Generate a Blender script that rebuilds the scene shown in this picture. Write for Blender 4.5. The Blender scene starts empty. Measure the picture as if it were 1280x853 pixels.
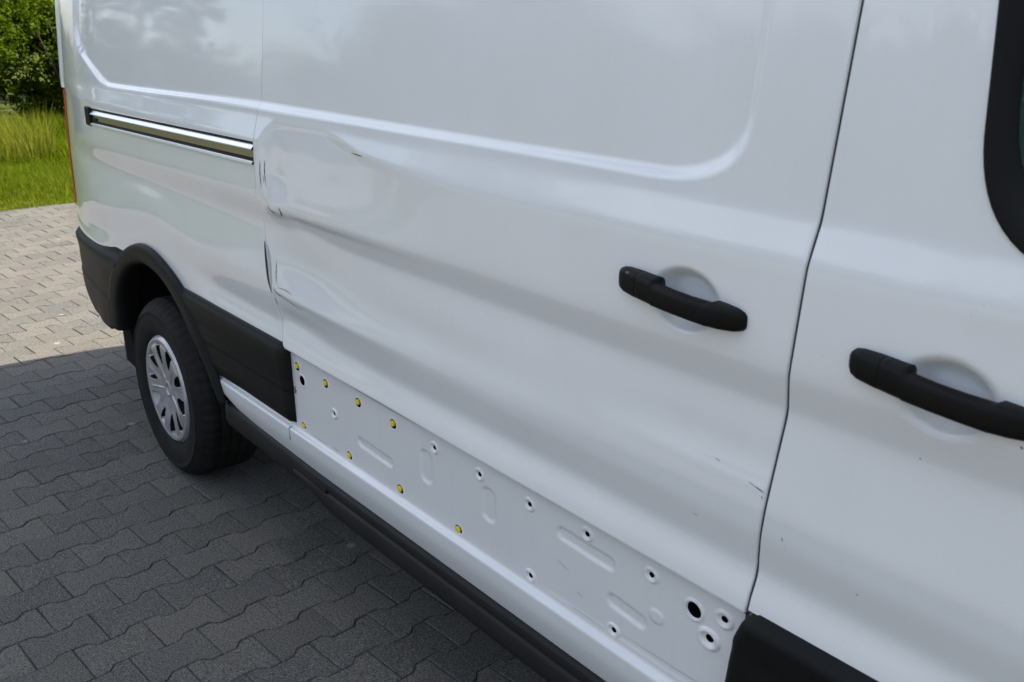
import bpy, math, random
import numpy as np
R = math.radians
rng = np.random.default_rng(7)
random.seed(7)
sc = bpy.context.scene
col = sc.collection

# ------------------------------------------------------------------ camera, sky, sun, exposure
CAMP = (3.5765, -1.1537, 1.7322); YAW, PITCH, ROLL, FPX = .6745, .3276, -.0027, 1228.18
cam = bpy.data.cameras.new('camera'); camo = bpy.data.objects.new('camera', cam); col.objects.link(camo)
from mathutils import Matrix, Vector
fw = Vector((-math.cos(YAW)*math.cos(PITCH), math.sin(YAW)*math.cos(PITCH), -math.sin(PITCH)))
r0 = fw.cross(Vector((0, 0, 1))).normalized(); u0 = r0.cross(fw)
rt = math.cos(ROLL)*r0 + math.sin(ROLL)*u0; up = -math.sin(ROLL)*r0 + math.cos(ROLL)*u0
M = Matrix((rt, up, -fw)).transposed().to_4x4(); M.translation = Vector(CAMP)
camo.matrix_world = M
cam.sensor_width = 36; cam.lens = FPX/1280*36; cam.clip_start = .05; cam.clip_end = 5000
cam.dof.use_dof = True; cam.dof.focus_distance = 2.6; cam.dof.aperture_fstop = 8.5
sc.camera = camo

SUN = Vector((.19, .70, 1.0)).normalized()
world = bpy.data.worlds.new('World'); sc.world = world; world.use_nodes = True
wt = world.node_tree; wn = wt.nodes; wl = wt.links
bg = wn['Background']; bg.inputs['Strength'].default_value = .10
sky = wn.new('ShaderNodeTexSky'); sky.sky_type = 'NISHITA'; sky.sun_disc = False
sky.sun_elevation = math.asin(SUN.z); sky.sun_rotation = math.atan2(SUN.x, SUN.y)
sky.dust_density = 1.6; sky.air_density = 1.0
tc = wn.new('ShaderNodeTexCoord')
mp = wn.new('ShaderNodeMapping'); mp.inputs['Scale'].default_value = (1, 1, 3.2)
nz = wn.new('ShaderNodeTexNoise'); nz.inputs['Scale'].default_value = 2.1; nz.inputs['Detail'].default_value = 7; nz.inputs['Roughness'].default_value = .56
cr = wn.new('ShaderNodeValToRGB'); cr.color_ramp.elements[0].position = .42; cr.color_ramp.elements[1].position = .66
mx = wn.new('ShaderNodeMix'); mx.data_type = 'RGBA'
mx.inputs[7].default_value = (8.9, 9.1, 9.5, 1)
ml = wn.new('ShaderNodeMath'); ml.operation = 'MULTIPLY'; ml.inputs[1].default_value = .76
wl.new(tc.outputs['Generated'], mp.inputs['Vector']); wl.new(mp.outputs[0], nz.inputs['Vector'])
wl.new(nz.outputs['Fac'], cr.inputs[0]); sx = wn.new('ShaderNodeSeparateXYZ'); mr = wn.new('ShaderNodeMapRange'); mr.interpolation_type = 'SMOOTHSTEP'
mr.inputs['From Min'].default_value = .04; mr.inputs['From Max'].default_value = .30; mr.inputs['To Min'].default_value = .25
wl.new(tc.outputs['Generated'], sx.inputs[0]); wl.new(sx.outputs['Z'], mr.inputs['Value'])
m2 = wn.new('ShaderNodeMath'); m2.operation = 'MULTIPLY'
wl.new(cr.outputs[0], ml.inputs[0]); wl.new(ml.outputs[0], m2.inputs[0]); wl.new(mr.outputs[0], m2.inputs[1]); wl.new(m2.outputs[0], mx.inputs[0])
wl.new(sky.outputs[0], mx.inputs[6]); wl.new(mx.outputs[2], bg.inputs['Color'])

sl = bpy.data.lights.new('sun', 'SUN'); sl.energy = 4.7; sl.angle = R(.55); sl.color = (1, .92, .79)
so = bpy.data.objects.new('sun', sl); col.objects.link(so)
so.rotation_euler = SUN.to_track_quat('Z', 'Y').to_euler(); so.location = (0, 0, 30)

vs = sc.view_settings; vs.view_transform = 'Standard'; vs.look = 'None'; vs.gamma = 1; vs.exposure = 1.28

# ------------------------------------------------------------------ materials
def mat(name, color=(.5, .5, .5), rough=.5, metal=0., coat=0., spec=.5, coat_rough=.03):
    m = bpy.data.materials.new(name); m.use_nodes = True
    b = m.node_tree.nodes['Principled BSDF']
    b.inputs['Base Color'].default_value = (*color, 1); b.inputs['Roughness'].default_value = rough
    b.inputs['Metallic'].default_value = metal; b.inputs['Coat Weight'].default_value = coat
    b.inputs['Coat Roughness'].default_value = coat_rough; b.inputs['Specular IOR Level'].default_value = spec
    return m
def N(m, t, **kw):
    n = m.node_tree.nodes.new(t)
    for k, v in kw.items():
        if k in n.inputs.keys(): n.inputs[k].default_value = v
        else: setattr(n, k, v)
    return n
def L(m, a, b): m.node_tree.links.new(a, b)
def bsdf(m): return m.node_tree.nodes['Principled BSDF']
def ramp(m, fac, stops):
    n = N(m, 'ShaderNodeValToRGB'); e = n.color_ramp.elements
    while len(e) < len(stops): e.new(.5)
    for el, (p, c) in zip(e, stops):
        el.position = p; el.color = (*c, 1) if len(c) == 3 else c
    L(m, fac, n.inputs[0]); return n.outputs[0]
def noise(m, scale, detail=3., rough=.5, coord='Object', sc3=None):
    t = N(m, 'ShaderNodeTexCoord'); n = N(m, 'ShaderNodeTexNoise')
    n.inputs['Scale'].default_value = scale; n.inputs['Detail'].default_value = detail; n.inputs['Roughness'].default_value = rough
    if sc3:
        q = N(m, 'ShaderNodeMapping'); q.inputs['Scale'].default_value = sc3
        L(m, t.outputs[coord], q.inputs[0]); L(m, q.outputs[0], n.inputs['Vector'])
    else: L(m, t.outputs[coord], n.inputs['Vector'])
    return n.outputs['Fac']
def bump(m, fac, strength, dist):
    n = N(m, 'ShaderNodeBump'); n.inputs['Strength'].default_value = strength; n.inputs['Distance'].default_value = dist
    L(m, fac, n.inputs['Height']); L(m, n.outputs[0], bsdf(m).inputs['Normal']); return n

def mixc(m, fac, a, b):
    n = N(m, 'ShaderNodeMix', data_type='RGBA')
    for s, v in ((6, a), (7, b)):
        if isinstance(v, tuple): n.inputs[s].default_value = (*v, 1)
        else: L(m, v, n.inputs[s])
    if isinstance(fac, float): n.inputs[0].default_value = fac
    else: L(m, fac, n.inputs[0])
    return n.outputs[2]

def paint(name, color, dirt=.06):
    m = mat(name, color, .42, 0, 1., .45, .035)
    dust = ramp(m, noise(m, 3.5, 6, .62), [(.42, (0, 0, 0)), (.75, (1, 1, 1))])
    speck = ramp(m, noise(m, 260, 1.5, .5), [(.745, (0, 0, 0)), (.765, (1, 1, 1))])
    streak = ramp(m, noise(m, 9, 4, .6, sc3=(5, 1, .35)), [(.55, (0, 0, 0)), (.85, (1, 1, 1))])
    d1 = N(m, 'ShaderNodeMath', operation='MULTIPLY'); L(m, dust, d1.inputs[0]); d1.inputs[1].default_value = .16
    c1 = mixc(m, d1.outputs[0], color, (.60, .585, .55))
    d2 = N(m, 'ShaderNodeMath', operation='MULTIPLY'); L(m, streak, d2.inputs[0]); d2.inputs[1].default_value = dirt
    c2 = mixc(m, d2.outputs[0], c1, (.52, .51, .49))
    d3 = N(m, 'ShaderNodeMath', operation='MULTIPLY'); L(m, speck, d3.inputs[0]); d3.inputs[1].default_value = .22
    c3 = mixc(m, d3.outputs[0], c2, (.30, .28, .25))
    L(m, c3, bsdf(m).inputs['Base Color'])
    cr_ = ramp(m, dust, [(0, (.038,)*3), (1, (.10,)*3)]); L(m, cr_, bsdf(m).inputs['Coat Roughness'])
    return m
PAINT = paint('white_paint', (.80, .805, .80))
INNER = paint('white_inner_panel', (.79, .79, .785), .16)
def plastic(name, c, rough):
    m = mat(name, (c,)*3, rough, 0, 0, .18)
    L(m, ramp(m, noise(m, 5, 5, .6), [(.3, (c*.8, c*.8, c*.82)), (.8, (c*1.35, c*1.33, c*1.28))]), bsdf(m).inputs['Base Color'])
    bump(m, noise(m, 900, 2), .25, .0006)
    return m
CLAD = plastic('grained_black_plastic', .0065, .52)
TRIM = plastic('matt_black_trim', .0055, .55)
HANDLE = plastic('black_handle_plastic', .0030, .5)
STEP = plastic('grey_black_step', .016, .5)
RUBBER = mat('black_rubber', (.012, .012, .013), .6)
TYRE = mat('tyre_rubber', (.017, .017, .018), .75, spec=.25)
L(TYRE, ramp(TYRE, noise(TYRE, 14, 5, .65), [(.35, (.007, .007, .0075)), (.75, (.018, .017, .015))]), bsdf(TYRE).inputs['Base Color'])
bump(TYRE, noise(TYRE, 220, 3), .3, .001)
DARK = mat('dark_cavity', (.006, .006, .006), .8, spec=.1)  # near-black colour paints in the unlit inside of the door holes
CAVITY = mat('door_cavity', (.02, .02, .02), .8, spec=.1)
CHROME = mat('brushed_aluminium', (.80, .80, .80), .30, 1.)
bump(CHROME, noise(CHROME, 60, 3, .6, sc3=(.2, 1, 6)), .08, .002)
STEEL = mat('rail_steel', (.42, .38, .33), .35, 1.)
SILVER = mat('silver_wheel_paint', (.50, .50, .51), .38, .55, .6, .5, .1)
L(SILVER, ramp(SILVER, noise(SILVER, 16, 5, .65), [(.30, (.40, .39, .37)), (.6, (.53, .53, .54))]), bsdf(SILVER).inputs['Base Color'])
YELLOW = mat("yellow_clip", (.86, .66, .03), .38)
RED = mat('red_lamp', (.62, .02, .02), .2, 0, .3)
GLASS = bpy.data.materials.new('tinted_glass'); GLASS.use_nodes = True
_b = bsdf(GLASS); _b.inputs['Base Color'].default_value = (.05, .13, .10, 1); _b.inputs['Roughness'].default_value = .02
_b.inputs['Transmission Weight'].default_value = .55; _b.inputs['IOR'].default_value = 1.45
SCRATCH = mat('scuff_black', (.03, .03, .03), .7)
RUST = mat('rust_spot', (.23, .15, .09), .8)
PRIMER = mat('bare_grey', (.30, .30, .30), .6)

# ------------------------------------------------------------------ helpers
def link(o): col.objects.link(o); return o
def mesh_of(name, V, F, mats, smooth=True, mi=None):
    me = bpy.data.meshes.new(name)
    me.from_pydata([tuple(map(float, v)) for v in V], [], [tuple(map(int, f)) for f in F])
    for m in (mats if isinstance(mats, (list, tuple)) else [mats]): me.materials.append(m)
    if smooth: me.polygons.foreach_set('use_smooth', [True]*len(me.polygons))
    if mi is not None: me.polygons.foreach_set('material_index', [int(i) for i in mi])
    me.update(); return me
def obj(name, me, parent=None, loc=(0, 0, 0)):
    o = bpy.data.objects.new(name, me); link(o); o.location = loc
    if parent: o.parent = parent
    return o
def thing(name, label, cat, loc=(0, 0, 0), group=None):
    o = bpy.data.objects.new(name, None); link(o); o.location = loc; o.empty_display_size = .2
    o['label'] = label; o['category'] = cat
    if group: o['group'] = group
    return o
class MB:
    def __init__(s): s.V = []; s.F = []; s.I = []
    def add(s, V, F, mi=0):
        b = len(s.V); s.V += [tuple(v) for v in V]; s.F += [tuple(i+b for i in f) for f in F]; s.I += [mi]*len(F)
    def grid(s, X, Y, Z, mi=0, skip=None, flip=False, closed_u=False):
        r, c = X.shape; b = len(s.V)
        s.V += list(zip(X.ravel().tolist(), Y.ravel().tolist(), Z.ravel().tolist()))
        for j in range(r-1):
            for i in range(c if closed_u else c-1):
                k = (i+1) % c
                if skip is not None and skip[j, i]: continue
                f = (b+j*c+i, b+j*c+k, b+(j+1)*c+k, b+(j+1)*c+i)
                s.F.append(f[::-1] if flip else f); s.I.append(mi)
    def box(s, x0, x1, y0, y1, z0, z1, mi=0, bev=0.):
        e = bev
        if e <= 0:
            V = [(x, y, z) for x in (x0, x1) for y in (y0, y1) for z in (z0, z1)]
            F = [(0,1,3,2),(4,6,7,5),(0,4,5,1),(2,3,7,6),(0,2,6,4),(1,5,7,3)]
            s.add(V, F, mi); return
        import bmesh
        bm = bmesh.new(); bmesh.ops.create_cube(bm, size=1)
        for v in bm.verts: v.co = ((x0+x1)/2+v.co.x*(x1-x0), (y0+y1)/2+v.co.y*(y1-y0), (z0+z1)/2+v.co.z*(z1-z0))
        bmesh.ops.bevel(bm, geom=bm.edges[:], offset=e, segments=2, affect='EDGES', profile=.6)
        bm.verts.index_update(); s.add([v.co[:] for v in bm.verts], [[v.index for v in f.verts] for f in bm.faces], mi); bm.free()
    def build(s, name, mats, parent=None, smooth=True, loc=(0, 0, 0)):
        return obj(name, mesh_of(name, s.V, s.F, mats, smooth, s.I), parent, loc)
def dedup(v, eps=1e-6):
    v = np.sort(np.asarray(v)); return v[np.r_[True, np.diff(v) > eps]]

# ------------------------------------------------------------------ the van's flank as a relief y(x, z)
# >>>SURF
def sstep(a, b, x):
    t = np.clip((x - a) / (b - a), 0, 1)
    return t * t * (3 - 2 * t)
def gau(x, c, s): return np.exp(-((x-c)/s)**2)
def gau2(x, c, sl_, sr_): return np.exp(-((x-c)/np.where(x < c, sl_, sr_))**2)
PROF = np.array([(.30,.030),(.45,.008),(.53,.000),(.70,.000),(.775,-.008),(.800,-.009),(.826,-.006),(.868,.0065),(.885,.0075),
    (.950,-.004),(1.00,-.006),(1.140,.0095),(1.162,.0105),(1.222,-.004),(1.245,-.005),(1.388,.001),(1.450,.019),
    (1.75,.055),(2.05,.100),(2.25,.145),(2.36,.20),(2.44,.28),(2.49,.40),(2.52,.56)])
_z = np.linspace(.3, 2.52, 2221)
_p = np.interp(_z, PROF[:,0], PROF[:,1])
_k = np.exp(-.5*(np.arange(-24,25)/8.)**2); _k /= _k.sum()
_p = np.convolve(np.pad(_p, 24, mode='edge'), _k, 'valid')
def prof(z): return np.interp(z, _z, _p)
def smin(a, b, k=.05):
    h = np.clip(.5 + .5*(b-a)/k, 0, 1)
    return b*(1-h) + a*h - k*h*(1-h)
def taper(x, z):
    x0 = np.interp(z, [.3, .84, 1.12, 1.38, 1.45, 1.76, 2.4], [-.42, -.38, -.37, -.33, -.40, -.465, -.50])
    d = np.clip(x0 - x, 0, 1.2)
    return .14*d*d
def recess(x, z):                      # the big pressed-in field above the belt line
    bot = z - (1.456 + .016*sstep(-.3, 1.0, x))
    right = (2.664 - x)*.62
    diag = ((x + .345)*.343 + (z - 1.459))/1.057
    rear = (x + .745)*.5
    d = smin(smin(bot, right, .11), smin(diag, rear, .07), .025)
    return .0125*sstep(0., .016, d)
def base(x, z):
    w = sstep(-.45, -1.0, x)*sstep(.80, .86, z)*sstep(1.46, 1.40, z)
    return prof(z)*(1-w) + np.interp(z, [.80, 1.39, 1.46], [-.004, .004, .02])*w + taper(x, z)
def flank(x, z):
    y = base(x, z) + recess(x, z)
    r = np.hypot(x-.03, (z-.36))       # flare over the rear wheel
    f = (1-sstep(.63, .80, r))*sstep(.95, .72, np.abs(x-.03))
    y = y*(1-f) + (taper(x, z)*.8 - .004)*f
    return y
# <<<SURF
def XL(z): return np.interp(z, [.80, .95, 1.10, 1.2, 1.5, 2.4], [1.098, 1.055, 1.012, 1.0, .995, .975])
def XR(z): return np.interp(z, [.55, .80, .90, 1.0, 1.12, 1.25, 1.45, 1.75, 2.4], [2.745, 2.748, 2.752, 2.764, 2.773, 2.785, 2.796, 2.802, 2.79])
def gap_open(z): return .016*np.exp(-((z-1.035)/.06)**4)

def bowl(x, z, cx, cz, a, b, depth):
    r = np.hypot((x-cx)/a, (z-cz)/b)
    return depth*(1-sstep(.62, 1.0, r))
def dents(x, z):
    zt = np.interp(x, [1.0, 1.05, 1.10, 1.36, 1.56, 1.75, 2.1], [1.36, 1.415, 1.448, 1.455, 1.408, 1.395, 1.39])
    m = sstep(.995, 1.10, x)*sstep(2.0, 1.35, x)*sstep(zt+.008, zt-.022, z)*sstep(1.205, 1.25, z)
    line = -.003 + (z-1.235)*.104
    d = m*np.clip(line - prof(z), 0, .05)                                # flattened shoulder
    d = d - .0012*gau(x, 1.175, .045)*sstep(1.20, 1.26, z)*sstep(1.45, 1.36, z)  # upright fold
    d = d + .0*gau(x, 1.110, .035)*sstep(1.20, 1.27, z)*sstep(1.45, 1.37, z)
    d = d - .0085*gau2(x, 1.110, .050, .07)*sstep(1.186, 1.212, z)*sstep(1.31, 1.22, z)     # lip hanging over the undercut
    d = d - .005*gau2(x, 1.33, .12, .30)*sstep(1.195, 1.212, z)*sstep(1.36, 1.215, z)*.8
    d = d + .004*gau2(x, 1.24, .05, .12)*sstep(1.15, 1.18, z)*sstep(1.21, 1.195, z)
    d = d + .0135*gau2(x, 1.23, .17, .28)*gau(z, 1.072, .058)             # big hollow below the shoulder
    d = d + .006*gau2(x, 1.75, .40, .55)*gau(z, 1.03, .05)
    d = d - .0050*gau2(x, 1.20, .14, .32)*gau(z, .978 - .02*(x-1.1), .016) - .0030*gau2(x, 1.5, .2, .5)*gau(z, .976, .024) # ridge running forward from the tear
    d = d + .007*gau2(x, 1.15, .08, .20)*gau(z, .905, .030)
    d = d - .0018*gau2(x, 2.72, .30, .2)*gau(z, 1.030, .014) + .003*gau2(x, 2.70, .3, .2)*gau(z, 1.075, .03)
    d = d + .0012*np.sin(x*9+z*7)*np.sin(z*16+1)*gau(x, 1.5, .7)
    return d
def door_s(x, z):
    y = flank(x, z) + dents(x, z) - .002
    y = y + bowl(x, z, 2.578, 1.291, .074, .054, .024)
    return y
def front_s(x, z):
    y = flank(x, z) - .002
    y = y + bowl(x, z, 3.018, 1.262, .070, .053, .024)
    return y

VAN = thing('delivery_van', 'white panel van with dented sliding door and missing lower trim, parked on grey pavers', 'van', (1.6, 1.03, 0))
OFF = (-1.6, -1.03, 0)
def part(name, me, loc=OFF): return obj(name, me, VAN, loc)

def folded(X, Z, Y, depth=.02, sides='lrbt'):
    """add a rounded return flange round a sheet's edge"""
    def ext(A, ax, first, dv):
        e = np.take(A, [0 if first else -1], ax) + dv
        return np.concatenate([e, A] if first else [A, e], ax)
    e = .0015
    for s in sides:
        ax, first = {'l': (1, True), 'r': (1, False), 'b': (0, True), 't': (0, False)}[s]
        dx = {'l': -e, 'r': e}.get(s, 0); dz = {'b': -e, 't': e}.get(s, 0)
        X = ext(X, ax, first, dx); Z = ext(Z, ax, first, dz); Y = ext(Y, ax, first, .0014)
        X = ext(X, ax, first, 0); Z = ext(Z, ax, first, 0); Y = ext(Y, ax, first, depth)
    return X, Z, Y

# ---- rear side panel
trim_o = np.array([(-.53,.48),(-.515,.55),(-.49,.64),(-.405,.745),(-.25,.845),(-.09,.904),(.06,.916),(.215,.884),(.36,.822),(.47,.725),(.55,.625),(.595,.56),(.625,.495)])
trim_i = np.array([(-.41,.48),(-.395,.55),(-.37,.63),(-.295,.725),(-.18,.797),(-.05,.834),(.06,.836),(.18,.81),(.295,.748),(.40,.66),(.49,.59),(.545,.535),(.595,.487)])
def catmull(P, n):
    P = np.asarray(P, float); Q = np.vstack([2*P[0]-P[1], P, 2*P[-1]-P[-2]]); out = []
    m = len(P)-1
    for t in np.linspace(0, m-1e-9, n):
        i = int(t); f = t-i; a, b, c, d = Q[i:i+4]
        out.append(.5*((2*b)+(-a+c)*f+(2*a-5*b+4*c-d)*f*f+(-a+3*b-3*c+d)*f**3))
    return np.array(out)
def in_poly(x, z, P):
    inside = np.zeros(x.shape, bool); n = len(P)
    for i in range(n):
        x1, z1 = P[i]; x2, z2 = P[(i+1) % n]
        c = ((z1 > z) != (z2 > z)) & (x < (x2-x1)*(z-z1)/(z2-z1+1e-12)+x1)
        inside ^= c
    return inside
def rail_tilt(X, z): return z + .012*(X-.25)*np.exp(-((z-1.343)/.09)**2)
zq = dedup(np.r_[np.arange(.585, 1.28, .010), np.arange(1.28, 1.56, .0045), np.arange(1.56, 2.43, .02), 1.312, 1.374])
u = np.linspace(0, 1, 230)
zz, uu = np.meshgrid(zq, u, indexing='ij')
XLz = XL(zz) - .006
X = -1.235 + uu*(XLz + 1.235); Z = rail_tilt(X, zz)
Y = flank(X, Z)
cut = in_poly(X, Z, list(map(tuple, (trim_o*.55+trim_i*.45))) + [(.7, .3), (-.6, .3)])
rail_hole = (X > -.50) & (zz > 1.3105) & (zz < 1.3755)
def faces_all(mask): return mask[:-1, :-1] & mask[1:, :-1] & mask[:-1, 1:] & mask[1:, 1:]
skip = faces_all(cut) | faces_all(rail_hole)
b = MB(); b.grid(X, Y, Z, 0, skip)
e = np.stack([X[:, -1], Y[:, -1], Z[:, -1]], -1)
b.grid(np.stack([e[:, 0], e[:, 0]+.0012, e[:, 0]+.0012], 1), np.stack([e[:, 1], e[:, 1]+.0014, e[:, 1]+.03], 1), np.stack([e[:, 2]]*3, 1))
e = np.stack([X[:, 0], Y[:, 0], Z[:, 0]], -1)     # round the rear corner into the back doors
ang = np.linspace(0, math.pi/2, 7)[1:]
cx_ = [e[:, 0]]; cy_ = [e[:, 1]]
for a in ang: cx_.append(e[:, 0]-.045*math.sin(a)); cy_.append(e[:, 1]+.012*math.sin(a)+.055*(1-math.cos(a)))
b.grid(np.stack(cx_[::-1], 1), np.stack(cy_[::-1], 1), np.stack([e[:, 2]]*len(cx_), 1))
side_panel = part('side_panel', mesh_of('side_panel', b.V, b.F, PAINT, True, b.I))

# upright trim strip along the rear pillar
zt = np.linspace(1.40, 2.40, 40); b = MB()
xs = np.linspace(-1.255, -1.165, 6); XX, ZZ = np.meshgrid(xs, zt)
ZZ2 = ZZ + np.clip(.05*(xs[None, :]+1.255)/.09, 0, 1)*0
YY = base(XX, ZZ) - .010*np.sin(np.clip((XX+1.255)/.09, 0, 1)*math.pi)**.6
b.grid(XX, YY, ZZ); part('pillar_trim', mesh_of('pillar_trim', b.V, b.F, PAINT))

# ---- sliding door
zd = dedup(np.r_[np.linspace(.803, 1.56, 170), np.arange(1.565, 2.37, .018)])
ud = np.r_[np.linspace(0, .47, 170, endpoint=False), np.linspace(.47, 1, 150)]
zz, uu = np.meshgrid(zd, ud, indexing='ij')
xl = XL(zz) + gap_open(zz) + .0016*np.sin(zz*41)*np.exp(-((zz-1.1)/.2)**2)
X = xl + uu*(XR(zz)-.0046-xl)
zz = zz + .011*np.clip((2.75-X)/1.65, 0, 1)*sstep(.93, .81, zz)
Y = door_s(X, zz)
X2, Z2, Y2 = folded(X, zz, Y, .022)
b = MB(); b.grid(X2, Y2, Z2)
sliding_door = part('sliding_door', mesh_of('sliding_door', b.V, b.F, PAINT)); sliding_door['label'] = 'dented sliding door with its lower cladding gone'

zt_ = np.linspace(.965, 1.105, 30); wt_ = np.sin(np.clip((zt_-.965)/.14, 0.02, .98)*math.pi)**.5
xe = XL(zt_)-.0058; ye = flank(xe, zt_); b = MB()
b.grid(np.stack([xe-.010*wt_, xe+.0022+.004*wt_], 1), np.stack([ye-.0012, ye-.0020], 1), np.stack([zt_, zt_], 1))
b.build('gap_shade_strip', RUBBER, side_panel)  # black strip on the white flange paints in the shade of the open gap
# ---- front door with window opening
def win_d(x, z):      # >0 inside the opening
    a = x - (3.006 - .10*np.clip(z-1.60, -.2, .35))
    bb = z - 1.440
    return smin(smin(a, bb, .16), smin(3.60-x, 2.16-z, .16), .02)
zf = dedup(np.r_[np.linspace(.812, 1.40, 84), np.arange(1.40, 1.80, .0075), np.arange(1.80, 2.37, .02)])
uf = np.linspace(0, 1, 150)**1.0
zz, uu = np.meshgrid(zf, uf, indexing='ij')
xl = XR(zz)+.0046
X = xl + uu*(3.68-xl); Y = front_s(X, zz)
wd = win_d(X, zz)
Y = Y - .004*sstep(-.10, -.0, wd) + .010*sstep(-.004, .012, wd)
skip = faces_all(wd > .006)
b = MB(); b.grid(X, Y, zz, 0, skip)
e = (X[:, 0], Y[:, 0], zz[:, 0])
b.grid(np.stack([e[0]-.0015]*2+[e[0]], 1), np.stack([e[1]+.024, e[1]+.0014, e[1]], 1), np.stack([e[2]]*3, 1))
e = (X[0], Y[0], zz[0])
b.grid(np.stack([e[0]]*3, 0), np.stack([e[1]+.02, e[1]+.0014, e[1]], 0), np.stack([e[2]-.0015]*2+[e[2]], 0))
front_door = part('front_door', mesh_of('front_door', b.V, b.F, PAINT))
# window frame: rounded loop
def win_loop(off, n=160):
    # trace the opening's outline at a signed offset by marching from its centre
    cx, cz = 3.30, 1.80; P = []
    for t in np.linspace(0, 2*math.pi, n, endpoint=False):
        lo, hi = 0., 1.2
        for _ in range(40):
            m_ = (lo+hi)/2
            if win_d(cx+m_*math.cos(t), cz+m_*math.sin(t)) > off: lo = m_
            else: hi = m_
        P.append((cx+lo*math.cos(t), cz+lo*math.sin(t)))
    return np.array(P)
loops = [(-.006, .002), (-.0055, -.0075), (-.002, -.0095), (.013, -.004), (.017, .002), (.022, .006), (.026, .016)]
XX = []; YY = []; ZZ = []
for o_, dy in loops:
    P = win_loop(o_); XX.append(P[:, 0]); ZZ.append(P[:, 1]); YY.append(base(P[:, 0], P[:, 1]) - .002 + dy)
b = MB(); b.grid(np.array(XX), np.array(YY), np.array(ZZ), 0, closed_u=True)
b.build('window_frame', TRIM, front_door)
P = win_loop(.021); b = MB()
V = [(x, float(base(x, z))+.010, z) for x, z in P]; V.append((3.30, float(base(3.3, 1.8))+.010, 1.80))
n = len(P); b.add(V, [(i, (i+1) % n, n) for i in range(n)])
b.build('window_glass', GLASS, front_door)

# ---- door handles
def handle(name, parent, secs, mats, spl=None):
    """loft rounded-rectangle sections (x, zc, half height, y out, y in)"""
    b = MB(); n = 20; XX = []; YY = []; ZZ = []
    for (x, zc, hh, yo, yi) in secs:
        yc = (yo+yi)/2; hy = abs(yi-yo)/2
        t = np.linspace(0, 2*math.pi, n, endpoint=False)
        cs, sn = np.cos(t), np.sin(t)
        q = .58
        XX.append(np.full(n, x)); YY.append(yc+hy*np.sign(cs)*np.abs(cs)**q); ZZ.append(zc+hh*np.sign(sn)*np.abs(sn)**q)
    XX, YY, ZZ = map(np.array, (XX, YY, ZZ))
    b.grid(XX, YY, ZZ, 0, closed_u=True)
    for j in (0, len(secs)-1):
        c = len(b.V); b.V.append((float(XX[j].mean()), float(YY[j].mean()), float(ZZ[j].mean())))
        for i in range(n):
            f = (j*n+i, j*n+(i+1) % n, c); b.F.append(f if j else f[::-1]); b.I.append(0)
    return b.build(name, mats, parent)
def interp_secs(S, n=40):
    S = np.array(S); xs = np.linspace(S[0, 0], S[-1, 0], n)
    xs = dedup(np.r_[xs, S[:, 0]], 1e-5)
    return [(x, *[float(np.interp(x, S[:, 0], S[:, k])) for k in range(1, 5)]) for x in xs]
def door_handle(parent, x0, z0, zslope, cap, xs_=1.0):
    def zc(x): return z0 + zslope*(x-x0)
    w = .268*xs_
    capS = [(0, .007, -.006, .010), (.0025, .0135, -.014, .010), (.009, .0195, -.0215, .010), (.020, .0222, -.0265, .010), (.045, .0235, -.032, .010), (.0555, .0235, -.0335, .010)]
    barS = [(.0562, .0235, -.0335, .010), (.080, .0233, -.037, .010), (.0895, .0228, -.0385, .008), (.0945, .0196, -.039, -.006), (.13, .0190, -.042, -.010),
            (.17, .0190, -.0425, -.010), (.206, .0193, -.0405, -.006), (.212, .0208, -.0400, .008), (.230, .0205, -.0355, .010), (.250, .0188, -.027, .010), (.262, .0152, -.019, .010), (.267, .0105, -.011, .010), (.268, .006, -.004, .010)]
    low = lambda s: float(np.interp(s, [0, .0562, .0895, .0945, .206, .212, .268], [0, 0, -.0006, -.0036, -.0036, -.0024, -.0020]))
    mk = lambda SS: interp_secs([(x0+s*xs_, zc(x0+s*xs_)+low(s), hh*.95, yo*.92 if yo < 0 else yo, yi) for s, hh, yo, yi in SS])
    h = handle('door_handle', parent, mk(barS), HANDLE)
    c = handle('lock_cover', parent, mk(capS), HANDLE)
    if cap:
        b = MB(); b.box(x0+.030, x0+.037, -.025, -.0235, zc(x0+.03)+.0150, zc(x0+.03)+.0185); b.build('chip', RUST, parent)
    return h
door_handle(sliding_door, 2.436, 1.302, -.058, True)
door_handle(front_door, 2.880, 1.277, -.053, False)

# ---- lower door panel with its clips and holes
holes_small = [(1.353,.689),(1.835,.762),(2.010,.761),(2.182,.759),(2.356,.767),(2.527,.760),(2.186,.592),(2.437,.594),(2.695,.756),(2.666,.702)]
holes_big = [(1.173,.731),(2.630,.741)]
clips = [(1.146,.766),(1.313,.764),(1.487,.764),(1.656,.761),(1.161,.5855),(1.423,.589),(1.676,.590),(1.926,.5855)]
def capsule(x, z, x0, z0, x1, z1, r, dpt, e=.007):
    dx, dz = x1-x0, z1-z0; t = np.clip(((x-x0)*dx+(z-z0)*dz)/(dx*dx+dz*dz+1e-12), 0, 1)
    d = np.hypot(x-x0-t*dx, z-z0-t*dz)
    return dpt*(1-sstep(r-e, r, d))
def lower_s(x, z):
    y = .0065 + 0*x
    y = y + capsule(x, z, 1.489, .653, 1.632, .648, .0155, .0045)
    xa = (x-1.798)*.60; y = y + capsule(xa, z, 0., .7270, 0., .6710, .0165, .0042)
    xb = (x-2.042)*.60; y = y + capsule(xb, z, 0., .7255, 0., .6725, .0165, .0042)
    y = y + capsule(x, z, 2.284, .736, 2.420, .732, .0165, .0045)
    y = y + capsule(x, z, 2.432, .657, 2.505, .651, .0170, .0045)
    y = y - capsule(x, z, 2.540, .682, 2.548, .6821, .0150, .0024, .004)
    y = y - .0018*np.exp(-((z-.582)/.004)**2)*sstep(2.2, 2.3, x)
    return y
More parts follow.
